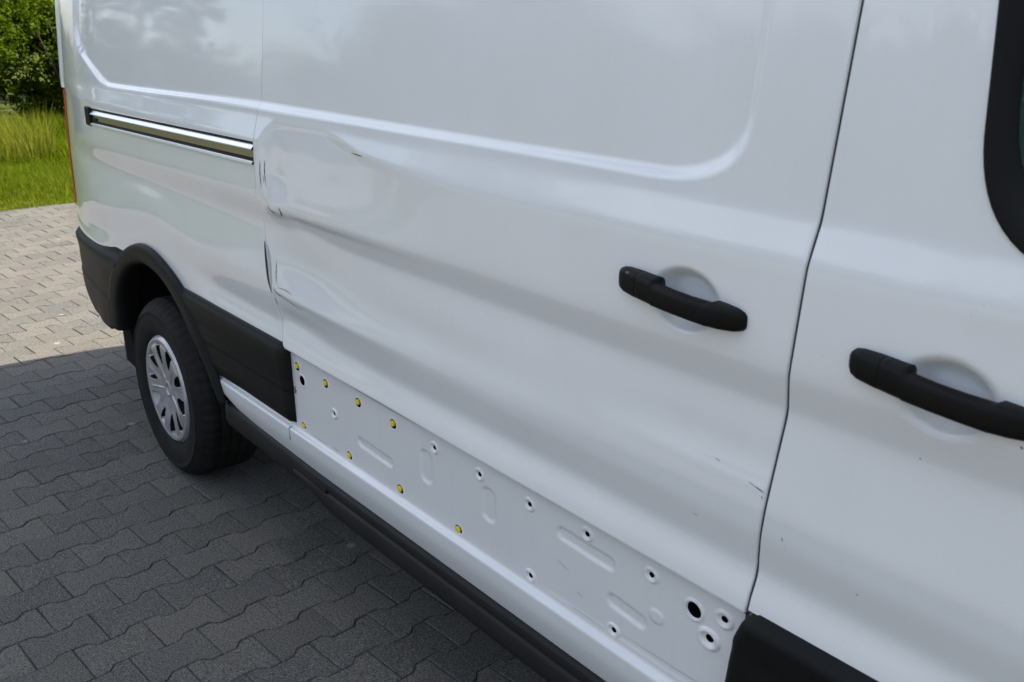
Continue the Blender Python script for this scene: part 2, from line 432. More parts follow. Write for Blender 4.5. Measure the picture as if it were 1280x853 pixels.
xg = np.arange(1.085, 2.790, .0035); zg = np.arange(.568, .829, .0033)
X, Z = np.meshgrid(xg, zg); Y = lower_s(X, Z)
hm = np.zeros(X.shape, bool)
for hx, hz in holes_small: hm |= np.hypot(X-hx, Z-hz) < .010
for hx, hz in holes_big: hm |= np.hypot(X-hx, Z-hz) < .0205
for hx, hz in clips: hm |= np.hypot(X-hx, Z-hz) < .0125
b = MB(); b.grid(X, Y, Z, 0, hm[:-1, :-1] | hm[1:, :-1] | hm[:-1, 1:] | hm[1:, 1:])
lower_panel = part('lower_door_panel', mesh_of('lower_door_panel', b.V, b.F, INNER)); lower_panel['label'] = 'bare lower door panel with yellow clips and mounting holes'
def lathe_y(profile, n, mi_of=None):
    b = MB(); t = np.linspace(0, 2*math.pi, n, endpoint=False)
    for k in range(len(profile)-1):
        (ra, ya), (rb, yb) = profile[k], profile[k+1]
        XX = np.stack([ra*np.cos(t), rb*np.cos(t)]); ZZ = np.stack([ra*np.sin(t), rb*np.sin(t)]); YY = np.stack([t*0+ya, t*0+yb])
        b.grid(XX, YY, ZZ, mi_of[k] if mi_of else 0, closed_u=True, flip=True)
    return b
def ring_mesh(name, ro, ri, rise, cavity):
    prof_ = [(ro+.006, .0004), (ro+.002, -.0002), (ro, -rise*.7), (ro-.0022, -rise), (ro-.0045, -rise*.75), (ri+.0022, -rise*.15), (ri, .0012), (ri, .006), (ri+.001, .035), (0, .036)]
    return mesh_of(name, *(lambda q: (q.V, q.F))(q := lathe_y(prof_, 28)), [INNER, DARK], True, [0]*28*6+[1]*28*3)
rs = ring_mesh('hole_grommet', .0135, .0050, .0032, 0); rb_ = ring_mesh('mounting_hole', .0205, .0150, .0034, 0)
for i, (hx, hz) in enumerate(holes_small):
    s = 1.0 if hx < 2.6 else (1.12 if hz > .73 else 1.35)
    o = obj('hole_grommet', rs, lower_panel, (hx, .0065, hz)); o.scale = (s*1.28, s if s < 1.2 else 1.6, s*1.05)
for hx, hz in holes_big:
    o = obj('mounting_hole', rb_, lower_panel, (hx, .0065, hz))
    o.scale = (1.05, .45, .95) if hx < 2 else (1.1, 1, 1)
q = lathe_y([(.0215, .0006), (.0145, -.0006), (.0115, .0002), (.0105, .004), (.0105, .03)], 24); nq = len(q.F)
q2 = lathe_y([(0, -.0012), (.0045, -.0014), (.0068, -.0004), (.0074, .001), (.0074, .012), (.0105, .013), (.0105, .03)], 20)
q.I = [0]*(24*2)+[2]*(24*2); q.add([(x-.0036, y, z) for x, y, z in q2.V], q2.F, 1)
q.I[nq+20*4:] = [2]*(len(q2.F)-20*4)
cm = mesh_of('trim_clip', q.V, q.F, [INNER, YELLOW, DARK], True, q.I)
for hx, hz in clips: obj('trim_clip', cm, lower_panel, (hx, .0065, hz)).scale = (1.22, 1, 1.08)
b = MB(); b.box(1.122, 1.127, .003, .007, .678, .700, 0, .002); b.box(1.127, 1.131, .004, .007, .682, .690, 0, .0015); b.build('rust_mark', RUST, lower_panel)

# ---- strips in and behind the gaps: rubber, and grey for seam shade
def strip(name, f, z0, z1, yo, half, m, n=60):
    z = np.linspace(z0, z1, n); x = f(z); XX = np.stack([x-half, x+half], 1); ZZ = np.stack([z, z], 1)
    b = MB(); b.grid(XX, base(XX, ZZ)+yo, ZZ); return part(name, mesh_of(name, b.V, b.F, m))
strip('door_gap_strip', XR, .78, 2.4, .0042, .0040, mat('seam_shade_grey', (.045, .047, .05), .7))  # grey strip stands in for the shade inside the front seam
strip('door_gap_strip', XR, .78, 2.4, .0225, .03, RUBBER)
strip('door_gap_strip', lambda z: XL(z)+.01, .78, 1.43, .024, .04, RUBBER)
strip('door_gap_strip', XL, 1.43, 2.4, .0135, .02, INNER)
b = MB(); b.add([(x, y, z+.0105*(2.75-x)/1.65) for x in (1.095, 2.749) for y in (-.0060, .010) for z in (.7995, .8025)], [(0,1,3,2),(4,6,7,5),(0,4,5,1),(2,3,7,6),(0,2,6,4),(1,5,7,3)]); part('hem_shadow_line', mesh_of('hem_shadow_line', b.V, b.F, RUBBER, False))  # black bar under the door hem, drawn as its shadow line

# ---- sill, step, cladding
def sweep_x(profile, xs, mod=None):
    P = np.array(profile); XX = np.repeat(np.asarray(xs, float)[:, None], len(P), 1)
    YY = np.repeat(P[None, :, 0], len(xs), 0).copy(); ZZ = np.repeat(P[None, :, 1], len(xs), 0).copy()
    if mod: XX, YY, ZZ = mod(XX, YY, ZZ)
    return XX, YY, ZZ
sp = catmull([(.0075, .581), (.0062, .571), (.003, .5665), (-.0066, .5618), (-.0084, .5590), (-.0088, .552), (-.0065, .520), (.002, .485), (.012, .455), (.030, .440)], 46)
def sill_mod(X, Y, Z):
    lim = np.interp(X, [.52, .60, .70, .9, 1.3], [.555, .520, .488, .468, .44])    # cut off over the wheel arch
    return X, Y, np.maximum(Z, lim)
xs = np.r_[np.linspace(.555, 1.3, 40), np.linspace(1.32, 3.5, 60)]
b = MB(); b.grid(*[A.T for A in sweep_x(sp, xs, sill_mod)], flip=True)
sill = part('sill', mesh_of('sill', b.V, b.F, PAINT))
# seam in the sill at the door's rear edge
b = MB(); b.box(1.0945, 1.0960, -.0102, .004, .525, .566); b.build('sill_joint', PRIMER, sill)
stp = np.array([(.030, .470), (.006, .464), (-.003, .460), (-.0055, .455), (-.006, .440), (-.0055, .4365), (-.001, .4345), (-.001, .4315), (-.0065, .429), (-.010, .424), (-.013, .395), (-.010, .378), (.0, .372), (.06, .372)])
def step_mod(X, Y, Z):
    t = sstep(1.14, 1.34, X)
    zz = np.where(Z < .436, .436-(.436-Z)*(.35+.65*t), Z)
    return X, Y, zz
b = MB(); b.grid(*[A.T for A in sweep_x(stp, np.r_[np.linspace(1.10, 1.4, 16), np.linspace(1.45, 3.5, 30)], step_mod)], flip=True)
part('step_moulding', mesh_of('step_moulding', b.V, b.F, STEP, True))
stp2 = np.array([(.040, .498), (.010, .494), (-.002, .488), (-.006, .478), (-.008, .455), (-.008, .425), (-.002, .408), (.06, .404)])
def step2_mod(X, Y, Z):
    t = sstep(.50, .62, X); u_ = np.clip((X-.5)/.75, 0, 1)
    Z2 = Z*1.0 - .028*u_ + .018*u_*np.clip((.47-Z)/.05, 0, 1)
    return X, Y + .05*(1-t), Z2
xs = np.linspace(.515, 1.30, 30)
b = MB(); b.grid(*[A.T for A in sweep_x(stp2, xs, step2_mod)], flip=True)
part('arch_moulding', mesh_of('arch_moulding', b.V, b.F, STEP, True))

def clad(name, xl, xr, zlist, ymod, m, nx=40, flange=.03, sides='lrbt', zshift=None):
    uu = np.linspace(0, 1, nx); z = np.asarray(zlist)
    Zg, U = np.meshgrid(z, uu, indexing='ij'); A = xl(Zg); Bx = xr(Zg)
    Xg = A + U*(Bx-A); Yg = np.minimum(base(Xg, Zg), flank(Xg, Zg)) + ymod(Xg, Zg, U)
    X2, Z2, Y2 = folded(Xg, Zg, Yg, flange, sides)
    if zshift: Z2 = Z2 + zshift(X2, Z2)
    b = MB(); b.grid(X2, Y2, Z2); return part(name, mesh_of(name, b.V, b.F, m))
outer = catmull(trim_o, 120); inner = catmull(trim_i, 120)
fo = outer[60:]
def arch_front(z): return np.interp(z, fo[::-1][:, 1], fo[::-1][:, 0])
zc_ = np.linspace(.586, .826, 44)
clad('side_cladding', lambda z: arch_front(z)-.055, lambda z: np.interp(z, [.58, .826], [1.116, 1.110]), zc_,
     lambda X, Z, U: -.017 + .010*sstep(.800, .826, Z) + .007*sstep(.62, .586, Z) + .010*sstep(.965, 1.0, U) + .0025*sstep(.684, .680, Z) - .004*sstep(1.0, 1.03, X)*0, CLAD, 60)
clad('front_cladding', lambda z: np.interp(z, [.50, .66, .752, .80, .815], [2.715, 2.725, 2.735, 2.755, 2.768]), lambda z: 3.5+0*z, np.linspace(.50, .8135, 44),
     lambda X, Z, U: -.020 + .016*sstep(.790, .8135, Z) + .006*(1-sstep(0, .015, U)) - .004*sstep(.735, .70, Z), CLAD, 80)
# wheel arch trim
sec = [(0., -.0015), (.02, -.010), (.10, -.0185), (.35, -.0215), (.75, -.0185), (.93, -.012), (1.0, .0), (1.0, .030), (.98, .07)]
XX = []; YY = []; ZZ = []
for s, dy in sec:
    P = outer*(1-s)+inner*s; XX.append(P[:, 0]); ZZ.append(P[:, 1])
    YY.append(np.minimum(flank(P[:, 0], np.maximum(P[:, 1], .6)), .004) + dy - .003)
b = MB(); b.grid(np.array(XX), np.array(YY), np.array(ZZ), flip=True)
arch = part('wheel_arch_trim', mesh_of('wheel_arch_trim', b.V, b.F, TRIM))
# arch liner
XX = []; YY = []; ZZ = []
for s, y in [(1.0, .06), (.85, .075), (.8, .2), (.8, .48), (3.5, .48)]:
    P = outer*(1-s)+inner*s if s < 2 else inner*.2 + np.array([.05, .45])*.8
    XX.append(P[:, 0]); ZZ.append(P[:, 1]); YY.append(np.full(len(P), y))
b = MB(); b.grid(np.array(XX), np.array(YY), np.array(ZZ), flip=True)
part('arch_liner', mesh_of('arch_liner', b.V, b.F, mat('liner_felt', (.012, .011, .010), .9, spec=.15)))
# rear bumper corner
zb = np.linspace(.468, .862, 50)
bxl = lambda z: np.interp(z, [.468, .49, .52, .56, .66, .86], [-.86, -.98, -1.06, -1.12, -1.205, -1.24])
bxr = lambda z: np.interp(z, [.468, .517, .60, .69, .78, .865], [-.505, -.495, -.475, -.415, -.345, -.215])
bumper = clad('rear_bumper', bxl, bxr, zb, lambda X, Z, U: -.020 + .020*sstep(.800, .862, Z) + .02*sstep(.56, .468, Z)*0 - .0035*sstep(.612, .608, Z) + .05*(1-sstep(0, .10, U))**2, CLAD, 60, .10, zshift=lambda X, Z: (-.022-.036*np.clip((-.35-X)/.8, 0, 1))*sstep(.66, .86, Z))
# mud flap
b = MB(); b.add([(x+(.02 if z < .3 else 0), y, z) for x in (-.545, -.532) for y, z in ((.03, .62), (.30, .62), (.30, .245), (.075, .245), (.03, .31))], [(0,1,2,3,4), (9,8,7,6,5)]+[(i, 5+i, 5+(i+1) % 5, (i+1) % 5) for i in range(5)]); flap = part('mud_flap', mesh_of('mud_flap', b.V, b.F, RUBBER, False))
# tail lamp on the corner
zl = np.linspace(.872, 1.385, 30); b = MB()
th = np.linspace(0, 1, 8); TT, ZZ = np.meshgrid(th, zl)
XX = -1.195 - .105*np.sin(TT*math.pi/2); YY = base(-1.195+0*ZZ, ZZ)-.002 - .012*np.sin(TT*math.pi) + .02*TT + .10*(1-np.cos(TT*math.pi/2))
b.grid(XX[:, ::-1], YY[:, ::-1], ZZ); part('tail_lamp', mesh_of('tail_lamp', b.V, b.F, RED))

# ---- door rail
zt_ = 1.376
rp = [((.012, zt_+.0015), 1), ((-.001, zt_-.001), 1), ((-.001, zt_-.004), 1), ((.008, zt_-.0045), 0), ((.006, zt_-.0065), 0), ((-.0055, zt_-.021), 0), ((-.006, zt_-.0235), 0), ((-.003, zt_-.0255), 0), ((.001, zt_-.026), 2), ((.004, zt_-.028), 2), ((.004, zt_-.046), 2), ((.004, zt_-.0465), 1), ((.003, zt_-.051), 1), ((-.001, zt_-.053), 1), ((-.001, zt_-.055), 0), ((-.0045, zt_-.0575), 0), ((-.006, zt_-.063), 0), ((-.001, zt_-.064), 1), ((.01, zt_-.067), 1)]
xs = np.linspace(-.505, XL(1.34)-.0075, 40); b = MB()
PP = np.array([p for p, _ in rp])
for k in range(len(PP)-1):
    seg = PP[k:k+2]; XX = np.repeat(xs[:, None], 2, 1); ZZ = rail_tilt(XX, np.repeat(seg[None, :, 1], len(xs), 0)); YY = base(XX, np.full_like(XX, 1.343)) + seg[None, :, 0] + prof(ZZ)-prof(1.343)
    b.grid(XX.T, YY.T, ZZ.T, rp[k][1], flip=True)
rail = part('door_rail', mesh_of('door_rail', b.V, b.F, [CHROME, TRIM, STEEL], True, b.I))
b = MB(); yb = float(base(-.48, 1.343)); b.box(-.535, -.475, yb-.008, yb+.02, 1.2985, 1.3705, 0, .006); b.box(-.475, -.40, yb-.001, yb+.02, 1.318, 1.333, 0, .003)
b.build('rail_end_cap', TRIM, rail)

# ---- scuffs and scratches on the damaged door
def scuff(pts, w, m, parent, surf, name='scratch', dy=-.0008):
    P = catmull(np.array(pts, float), max(4, 4*len(pts))); d = np.gradient(P, axis=0); nrm = np.stack([-d[:, 1], d[:, 0]], 1)
    nrm /= np.linalg.norm(nrm, axis=1, keepdims=True)+1e-9
    t = np.linspace(0, 1, len(P)); ww = w*np.sin(np.clip(t, .03, .97)*math.pi)**.6*(1+.3*np.sin(t*23+w*900))
    A = P+nrm*ww[:, None]/2; B_ = P-nrm*ww[:, None]/2
    XX = np.stack([A[:, 0], B_[:, 0]]); ZZ = np.stack([A[:, 1], B_[:, 1]]); YY = surf(XX, ZZ)+dy
    b = MB(); b.grid(XX, YY, ZZ); return b.build(name, m, parent)
SC = [([(1.032,1.338),(1.030,1.30),(1.036,1.262)], .0035), ([(1.056,1.340),(1.054,1.31),(1.062,1.268)], .0032), ([(1.046,1.30),(1.050,1.275)], .002),
      ([(1.075,1.222),(1.095,1.207),(1.115,1.203)], .004), ([(1.150,1.225),(1.155,1.210),(1.148,1.200)], .005), ([(1.518,1.408),(1.545,1.4065),(1.575,1.406)], .0022),
      ([(1.065,.985),(1.085,.972),(1.12,.968)], .0030), ([(1.09,.990),(1.14,.992),(1.18,.988)], .0014), ([(1.10,.975),(1.17,.962),(1.24,.957)], .0012), ([(1.072,1.06),(1.075,1.03),(1.083,1.0)], .003), ([(1.065,.955),(1.075,.935)], .0035),
      ([(2.742,1.029),(2.752,1.027),(2.762,1.025)], .0016), ([(2.730,1.032),(2.745,1.028)], .0008), ([(2.66,1.046),(2.67,1.043)], .0008), ([(2.757,1.018),(2.760,1.014)], .0015), ([(2.62,.93),(2.632,.928)], .0008)]
for p_, w_ in SC: scuff(p_, w_, SCRATCH, sliding_door, door_s)
for p_, w_ in [([(1.20,.578),(1.30,.577)], .0016), ([(1.33,.582),(1.37,.581)], .002), ([(2.30,.586),(2.42,.585)], .0008), ([(2.45,.598),(2.60,.600),(2.72,.602)], .0009), ([(2.27,.672),(2.31,.660)], .0012), ([(2.05,.81),(2.12,.812),(2.3,.806)], .0014), ([(2.33,.628),(2.35,.622)], .0014)]:
    scuff(p_, w_, PRIMER, lower_panel, lambda x, z: lower_s(x, z))
for p_, w_ in [([(3.118,1.232),(3.121,1.229)], .0022), ([(3.135,1.16),(3.140,1.157)], .0022), ([(2.80,.965),(2.802,.959)], .0013), ([(2.93,.93),(2.933,.928)], .0016), ([(2.99,1.165),(2.992,1.163)], .0016)]:
    scuff(p_, w_, SCRATCH, front_door, front_s, 'stone_chip')

# ---- wheels
def tyre_mesh():
    prof_ = [(.205, .010), (.212, .000), (.222, -.010), (.240, -.0165), (.262, -.0215), (.285, -.0235), (.300, -.0215), (.302, -.0235), (.306, -.0235), (.308, -.0205), (.322, -.013), (.335, -.001), (.3435, .012), (.3475, .022)]
    y = .026
    for k in range(5):
        prof_ += [(.3505, y), (.352, y+.004), (.352, y+.026), (.3505, y+.029)]
        if k < 4: prof_ += [(.344, y+.031), (.344, y+.036)]
        y += .038
    prof_ += [(.340, .222), (.30, .235), (.21, .215)]
    P = np.array(prof_); n = 220; t = np.linspace(0, 2*math.pi, n, endpoint=False)
    TT, RR = np.meshgrid(t, P[:, 0]); YY = np.repeat(P[:, 1][:, None], n, 1)
    blk = (np.arange(n) % 4 == 0)
    RR = RR - .0045*((RR > .334) & blk[None, :])
    XX = RR*np.cos(TT); ZZ = np.maximum(RR*np.sin(TT), -.344)
    b = MB(); b.grid(XX, YY, ZZ, closed_u=True, flip=True); return mesh_of('tyre', b.V, b.F, TYRE, True)
def cover_mesh():
    nr, nt = 54, 300; r = np.r_[np.linspace(0, .19, nr-8), np.linspace(.194, .211, 8)]; t = np.linspace(0, 2*math.pi, nt, endpoint=False)
    TT, RR = np.meshgrid(t, r)
    sec = (np.degrees(TT) - 82 + 36) % 72 - 36                       # 0 in the middle between two spokes
    y = -.002 - .013*sstep(.045, .165, RR) + .004*sstep(.17, .186, RR)
    y = y - .003*sstep(.186, .192, RR) + .012*sstep(.200, .211, RR)
    y = y - .004*(1-sstep(.026, .033, RR)) + .006*(1-sstep(.018, .024, RR))
    y = y + .0035*np.exp(-(sec/10.)**2)*sstep(.05, .10, RR)*sstep(.19, .17, RR)       # shallow valley between each pair
    y = y - .004*np.exp(-((np.abs(sec)-36)/1.8)**2)*sstep(.03, .05, RR)*sstep(.17, .12, RR)    # rib on each spoke
    dd = np.where(sec > 0, np.abs(sec-17.), np.abs(sec+17.)*.72)
    wid = 6.4*sstep(.070, .150, RR)
    win = (dd < wid) & (RR > .104) & (RR < .180)
    y = np.where(win, .030, y)
    b = MB(); XX = RR*np.cos(TT); ZZ = RR*np.sin(TT)
    w4 = win[:-1] & win[1:] & np.roll(win, -1, 1)[:-1] & np.roll(win, -1, 1)[1:]
    wa = win[:-1] | win[1:] | np.roll(win, -1, 1)[:-1] | np.roll(win, -1, 1)[1:]
    w4 = w4 | (wa & (RR[:-1] < .170))
    b.grid(XX, y, ZZ, closed_u=True, flip=False)
    return mesh_of('wheel_cover', b.V, b.F, [SILVER, DARK], True, w4.ravel().astype(int))
TM, CM = tyre_mesh(), cover_mesh()
q = lathe_y([(0, .035), (.12, .034), (.19, .03), (.205, .008), (.214, .006), (.214, .012), (.20, .06), (.20, .2), (0, .2)], 48)
RM = mesh_of('wheel', q.V, q.F, mat('black_steel_rim', (.015, .015, .016), .5, .3))
for wx, far in ((0, 0), (4.05, 0), (0, 1), (4.05, 1)):
    w = obj('wheel', RM, VAN, (wx-1.6, (.015 if not far else 2.045)-1.03, .344)); w.rotation_euler = (0, 0, math.pi if far else 0)
    obj('tyre', TM, w); c_ = obj('wheel_cover', CM, w); c_.rotation_euler = (0, R(0), 0)

# ---- the rest of the body: roof, far flank, back, cab, underbody
zs = np.r_[np.linspace(.44, 2.36, 30), np.linspace(2.37, 2.52, 12)]
ys = prof(zs)
near = [(ys[-k-1], zs[-k-1]) for k in range(14)][::-1]; roof = [(y, 2.52+.03*math.sin((y-.56)/.94*math.pi)) for y in np.linspace(.60, 1.46, 9)]
farp = [(2.06-ys[-k-1], zs[-k-1]) for k in range(len(zs))]
loop = np.array(near+roof+farp)
xs = np.r_[np.linspace(-1.24, -.4, 8), np.linspace(0, 3.4, 8)]
XX = np.repeat(xs[:, None], len(loop), 1); YY = np.repeat(loop[None, :, 0], len(xs), 0); ZZ = np.repeat(loop[None, :, 1], len(xs), 0)
tp = taper(XX, ZZ); YY = YY + np.where(YY < 1.03, tp + .004*(ZZ < 2.40), -tp)
b = MB(); b.grid(XX, YY, ZZ, flip=True)
part('body_shell', mesh_of('body_shell', b.V, b.F, PAINT))
zz_ = np.linspace(.5, 2.50, 24); yl = prof(zz_)+taper(-1.24+0*zz_, zz_)+.045
XX = np.full((24, 8), -1.2785); YY = np.stack([yl+(2.06-2*yl)*k/7 for k in range(8)], 1); ZZ = np.repeat(zz_[:, None], 8, 1)
b = MB(); b.grid(XX, YY, ZZ, flip=True); b.box(-1.286, -1.2835, 1.028, 1.034, .55, 2.4)
part('rear_doors', mesh_of('rear_doors', b.V, b.F, PAINT))
b = MB(); b.box(-1.33, -1.15, .16, 1.90, .46, .70, 0, .03); part('rear_step_bumper', mesh_of('rear_step_bumper', b.V, b.F, CLAD))
b = MB(); b.box(-1.40, -1.33, .150, .185, .655, .668, 0, .004); b.box(-1.39, -1.35, .138, .165, .668, .705, 0, .008); b.box(-1.385, -1.355, .142, .165, .700, .735, 0, .006)
part('tow_bracket', mesh_of('tow_bracket', b.V, b.F, PRIMER))
# cab nose: loft
secs = [(3.66, 2.40, .10), (4.0, 1.98, .12), (4.32, 1.46, .10), (4.72, 1.25, .14), (4.95, 1.05, .24), (5.0, .55, .30)]
XX = []; YY = []; ZZ = []
for x, top, ins in secs:
    P = [(ins-.06, .42), (ins-.09, .8), (ins-.08, min(1.2, top-.05)), (ins+.0, top-.04), (ins+.12, top), (1.03, top+.02), (1.94-ins, top), (2.06-ins, top-.04), (2.14-ins, min(1.2, top-.05)), (2.15-ins, .8), (2.12-ins, .42)]
    XX.append([x]*11); YY.append([p[0] for p in P]); ZZ.append([p[1] for p in P])
b = MB(); b.grid(np.array(XX), np.array(YY), np.array(ZZ), flip=True)
b.add([(5.0, YY[-1][k], ZZ[-1][k]) for k in range(11)], [tuple(range(11))])
part('cab_nose', mesh_of('cab_nose', b.V, b.F, PAINT, False))
b = MB(); b.add([(3.70, .24, 2.335), (4.30, .25, 1.50), (4.30, 1.81, 1.50), (3.70, 1.82, 2.335)], [(0, 1, 2, 3)]); b.V = [(x+.03, y, z+.06) for x, y, z in b.V]
part('windscreen', mesh_of('windscreen', b.V, b.F, GLASS, False))
b = MB(); b.box(.75, 3.45, .05, 2.0, .40, .44); b.box(3.46, 4.9, .12, 1.9, .30, .42); b.box(-1.2, .72, .50, 1.55, .42, .50); b.box(-.06, .06, .25, 1.8, .28, .40)
part('underbody', mesh_of('underbody', b.V, b.F, CAVITY, False))
b = MB(); b.box(-1.0, 3.40, .32, 1.74, .50, 2.1); part('inner_light_block', mesh_of('inner_light_block', b.V, b.F, CAVITY, False))  # unseen dark box added inside the van to block light through the gaps
for y in (.45, 1.15):
    b = MB(); b.box(3.0+.42, 3.58, y, y+.48, 1.0, 1.62, 0, .05); b.box(3.42, 3.58, y+.12, y+.36, 1.66, 1.86, 0, .04); part('seat', mesh_of('seat', b.V, b.F, CAVITY))

# ------------------------------------------------------------------ ground, paving
def struct(o): o['kind'] = 'structure'; return o
GM = mat('meadow_soil', (.07, .085, .03), .95, spec=.05)
L(GM, ramp(GM, noise(GM, .6, 8, .65), [(.3, (.035, .050, .008)), (.55, (.060, .075, .010)), (.75, (.10, .095, .025))]), bsdf(GM).inputs['Base Color'])
b = MB(); g = np.r_[-2500, -600, -200, -80, -40, -20, 0, 20, 40, 80, 200, 600, 2500].astype(float)
GX, GY = np.meshgrid(g, g); b.grid(GX, GY, np.full(GX.shape, -.10)); struct(b.build('ground', GM, None, False))

YARD = mat('yard_gravel', (.17, .155, .135), .95)
L(YARD, ramp(YARD, noise(YARD, .8, 8, .7), [(.3, (.11, .10, .085)), (.7, (.20, .185, .16))]), bsdf(YARD).inputs['Base Color'])
b = MB(); b.box(-30, 60, -22, -6.5, -.13, -.02); struct(b.build('gravel_yard', YARD, None, False))
SAND = mat('joint_sand', (.035, .033, .028), .95)
L(SAND, ramp(SAND, noise(SAND, 30, 6, .6), [(.35, (.022, .022, .019)), (.55, (.055, .052, .043)), (.75, (.095, .09, .06))]), bsdf(SAND).inputs['Base Color'])
PX0, PX1, PY0, PY1 = -6.25, 6.2, -6.5, 7.0
b = MB(); gx, gy = np.meshgrid(np.arange(PX0, PX1+.01, .05), np.arange(PY0, PY1+.01, .05))
gz = -.0060 + .0022*np.clip(np.sin(gx*7.3+np.sin(gy*5.1)*1.7)*np.sin(gy*8.9+np.sin(gx*3.7)*2.1)+.5*np.sin(gx*23+gy*17), -1, 1)
gz[0], gz[-1], gz[:, 0], gz[:, -1] = -.12, -.12, -.12, -.12
b.grid(gx, gy, gz); pavement = struct(b.build('pavement', SAND, None, False))

PAVE = mat('concrete_paver', (.13, .13, .13), .85, spec=.3)
def pave_nodes(m):
    oi = N(m, 'ShaderNodeObjectInfo'); at = N(m, 'ShaderNodeAttribute', attribute_name='tint')
    ad = N(m, 'ShaderNodeMath', operation='ADD'); L(m, oi.outputs['Random'], ad.inputs[0]); L(m, at.outputs['Fac'], ad.inputs[1])
    fr = N(m, 'ShaderNodeMath', operation='FRACT'); L(m, ad.outputs[0], fr.inputs[0])
    geo = N(m, 'ShaderNodeNewGeometry')
    def wn_(scale, det, ro):
        n = N(m, 'ShaderNodeTexNoise'); n.inputs['Scale'].default_value = scale; n.inputs['Detail'].default_value = det; n.inputs['Roughness'].default_value = ro
        L(m, geo.outputs['Position'], n.inputs['Vector']); return n.outputs['Fac']
    basec = ramp(m, fr.outputs[0], [(0, (.066, .064, .059)), (.35, (.090, .087, .080)), (.7, (.120, .111, .096)), (1, (.076, .075, .072))])
    c1 = mixc(m, ramp(m, wn_(1.3, 5, .6), [(.35, (0,)*3), (.7, (.5,)*3)]), basec, (.145, .127, .098))
    c2 = mixc(m, ramp(m, wn_(230, 2, .7), [(.53, (0,)*3), (.64, (.80,)*3)]), c1, (.25, .24, .22))
    c3 = mixc(m, ramp(m, wn_(170, 3, .7), [(.38, (.85,)*3), (.48, (0,)*3)]), c2, (.026, .026, .025))
    c4 = mixc(m, ramp(m, wn_(14, 6, .7), [(.63, (0,)*3), (.78, (.55,)*3)]), c3, (.07, .068, .06))
    vor = N(m, 'ShaderNodeTexVoronoi'); vor.inputs['Scale'].default_value = 3.1; L(m, geo.outputs['Position'], vor.inputs['Vector'])
    c5 = mixc(m, ramp(m, vor.outputs['Distance'], [(.035, (.6,)*3), (.065, (0,)*3)]), c4, (.30, .30, .29))
    L(m, c5, bsdf(m).inputs['Base Color'])
    n1 = bump(m, wn_(330, 3, .6), .55, .0016)
    n2 = N(m, 'ShaderNodeBump'); n2.inputs['Strength'].default_value = .6; n2.inputs['Distance'].default_value = .006
    L(m, wn_(28, 4, .6), n2.inputs['Height']); L(m, n2.outputs[0], n1.inputs['Normal'])
pave_nodes(PAVE)
PIT, LEN, AMP = .1445, .2035, .0120      # row pitch, paver length, half amplitude of the bone outline
def bone(shift, g_=.0016):
    l = LEN/2; a = AMP; s = .012
    q1, q2 = l*.5-s, l*.5+s
    # v runs along the row; u across. Ends are wide, the waist narrow.
    h0, h1 = PIT/2+a, PIT/2-a
    top = [(-l, h0), (-q2, h0), (-q1, h1), (q1, h1), (q2, h0), (l, h0)]
    bot = [(v, -u_) for v, u_ in top[::-1]]
    pts = top+bot
    out = []
    for v, u_ in pts:
        out.append((v - math.copysign(g_*.55, v)*(abs(abs(v)-l) < 1e-6), u_ - math.copysign(g_, u_)))
    return out
def paver_geo(seed):
    r = random.Random(seed); P = bone(0); n = len(P)
    P = [(v+r.uniform(-.0012, .0012), u_+r.uniform(-.0012, .0012)) for v, u_ in P]
    V = []; c = .0042
    def ins(d): return [(v*(1-d/(LEN/2)), u_*(1-d/(PIT/2))) for v, u_ in P]
    for (ring, z) in ((P, -.06), (P, -.0045), (ins(.0016), -.0012), (ins(c), 0)):
        V += [(u_, v, z) for v, u_ in ring]
    F = []
    for k in range(3):
        for i in range(n):
            j = (i+1) % n; F.append((k*n+i, (k+1)*n+i, (k+1)*n+j, k*n+j))
    m_ = 3*n
    # three convex pieces of the top: left end, waist, right end
    F += [(m_+0, m_+1, m_+2, m_+9, m_+10, m_+11)[::-1], (m_+2, m_+3, m_+8, m_+9)[::-1], (m_+3, m_+4, m_+5, m_+6, m_+7, m_+8)[::-1]]
    F = [f[::-1] for f in F]
    return V, F
def fix_normals(me):
    import bmesh
    bm = bmesh.new(); bm.from_mesh(me); bmesh.ops.recalc_face_normals(bm, faces=bm.faces[:]); bm.to_mesh(me); bm.free()
VARI = []
for s in range(8):
    V, F = paver_geo(s); me = mesh_of('paver', V, F, PAVE, False); fix_normals(me); VARI.append((V, F, me))
ROT = R(4.6); cR, sR = math.cos(ROT), math.sin(ROT)
ORG = (.983, -.140)        # centre of a known paver
spots = []
for i in range(-70, 60):
    for j in range(-60, 60):
        ux = i*PIT; vy = j*LEN + (LEN/2 if i % 2 else 0)
        x = ORG[0]+ux*cR-vy*sR; y = ORG[1]+ux*sR+vy*cR
        if PX0+.09 < x < PX1-.09 and PY0+.12 < y < PY1-.12: spots.append((x, y))
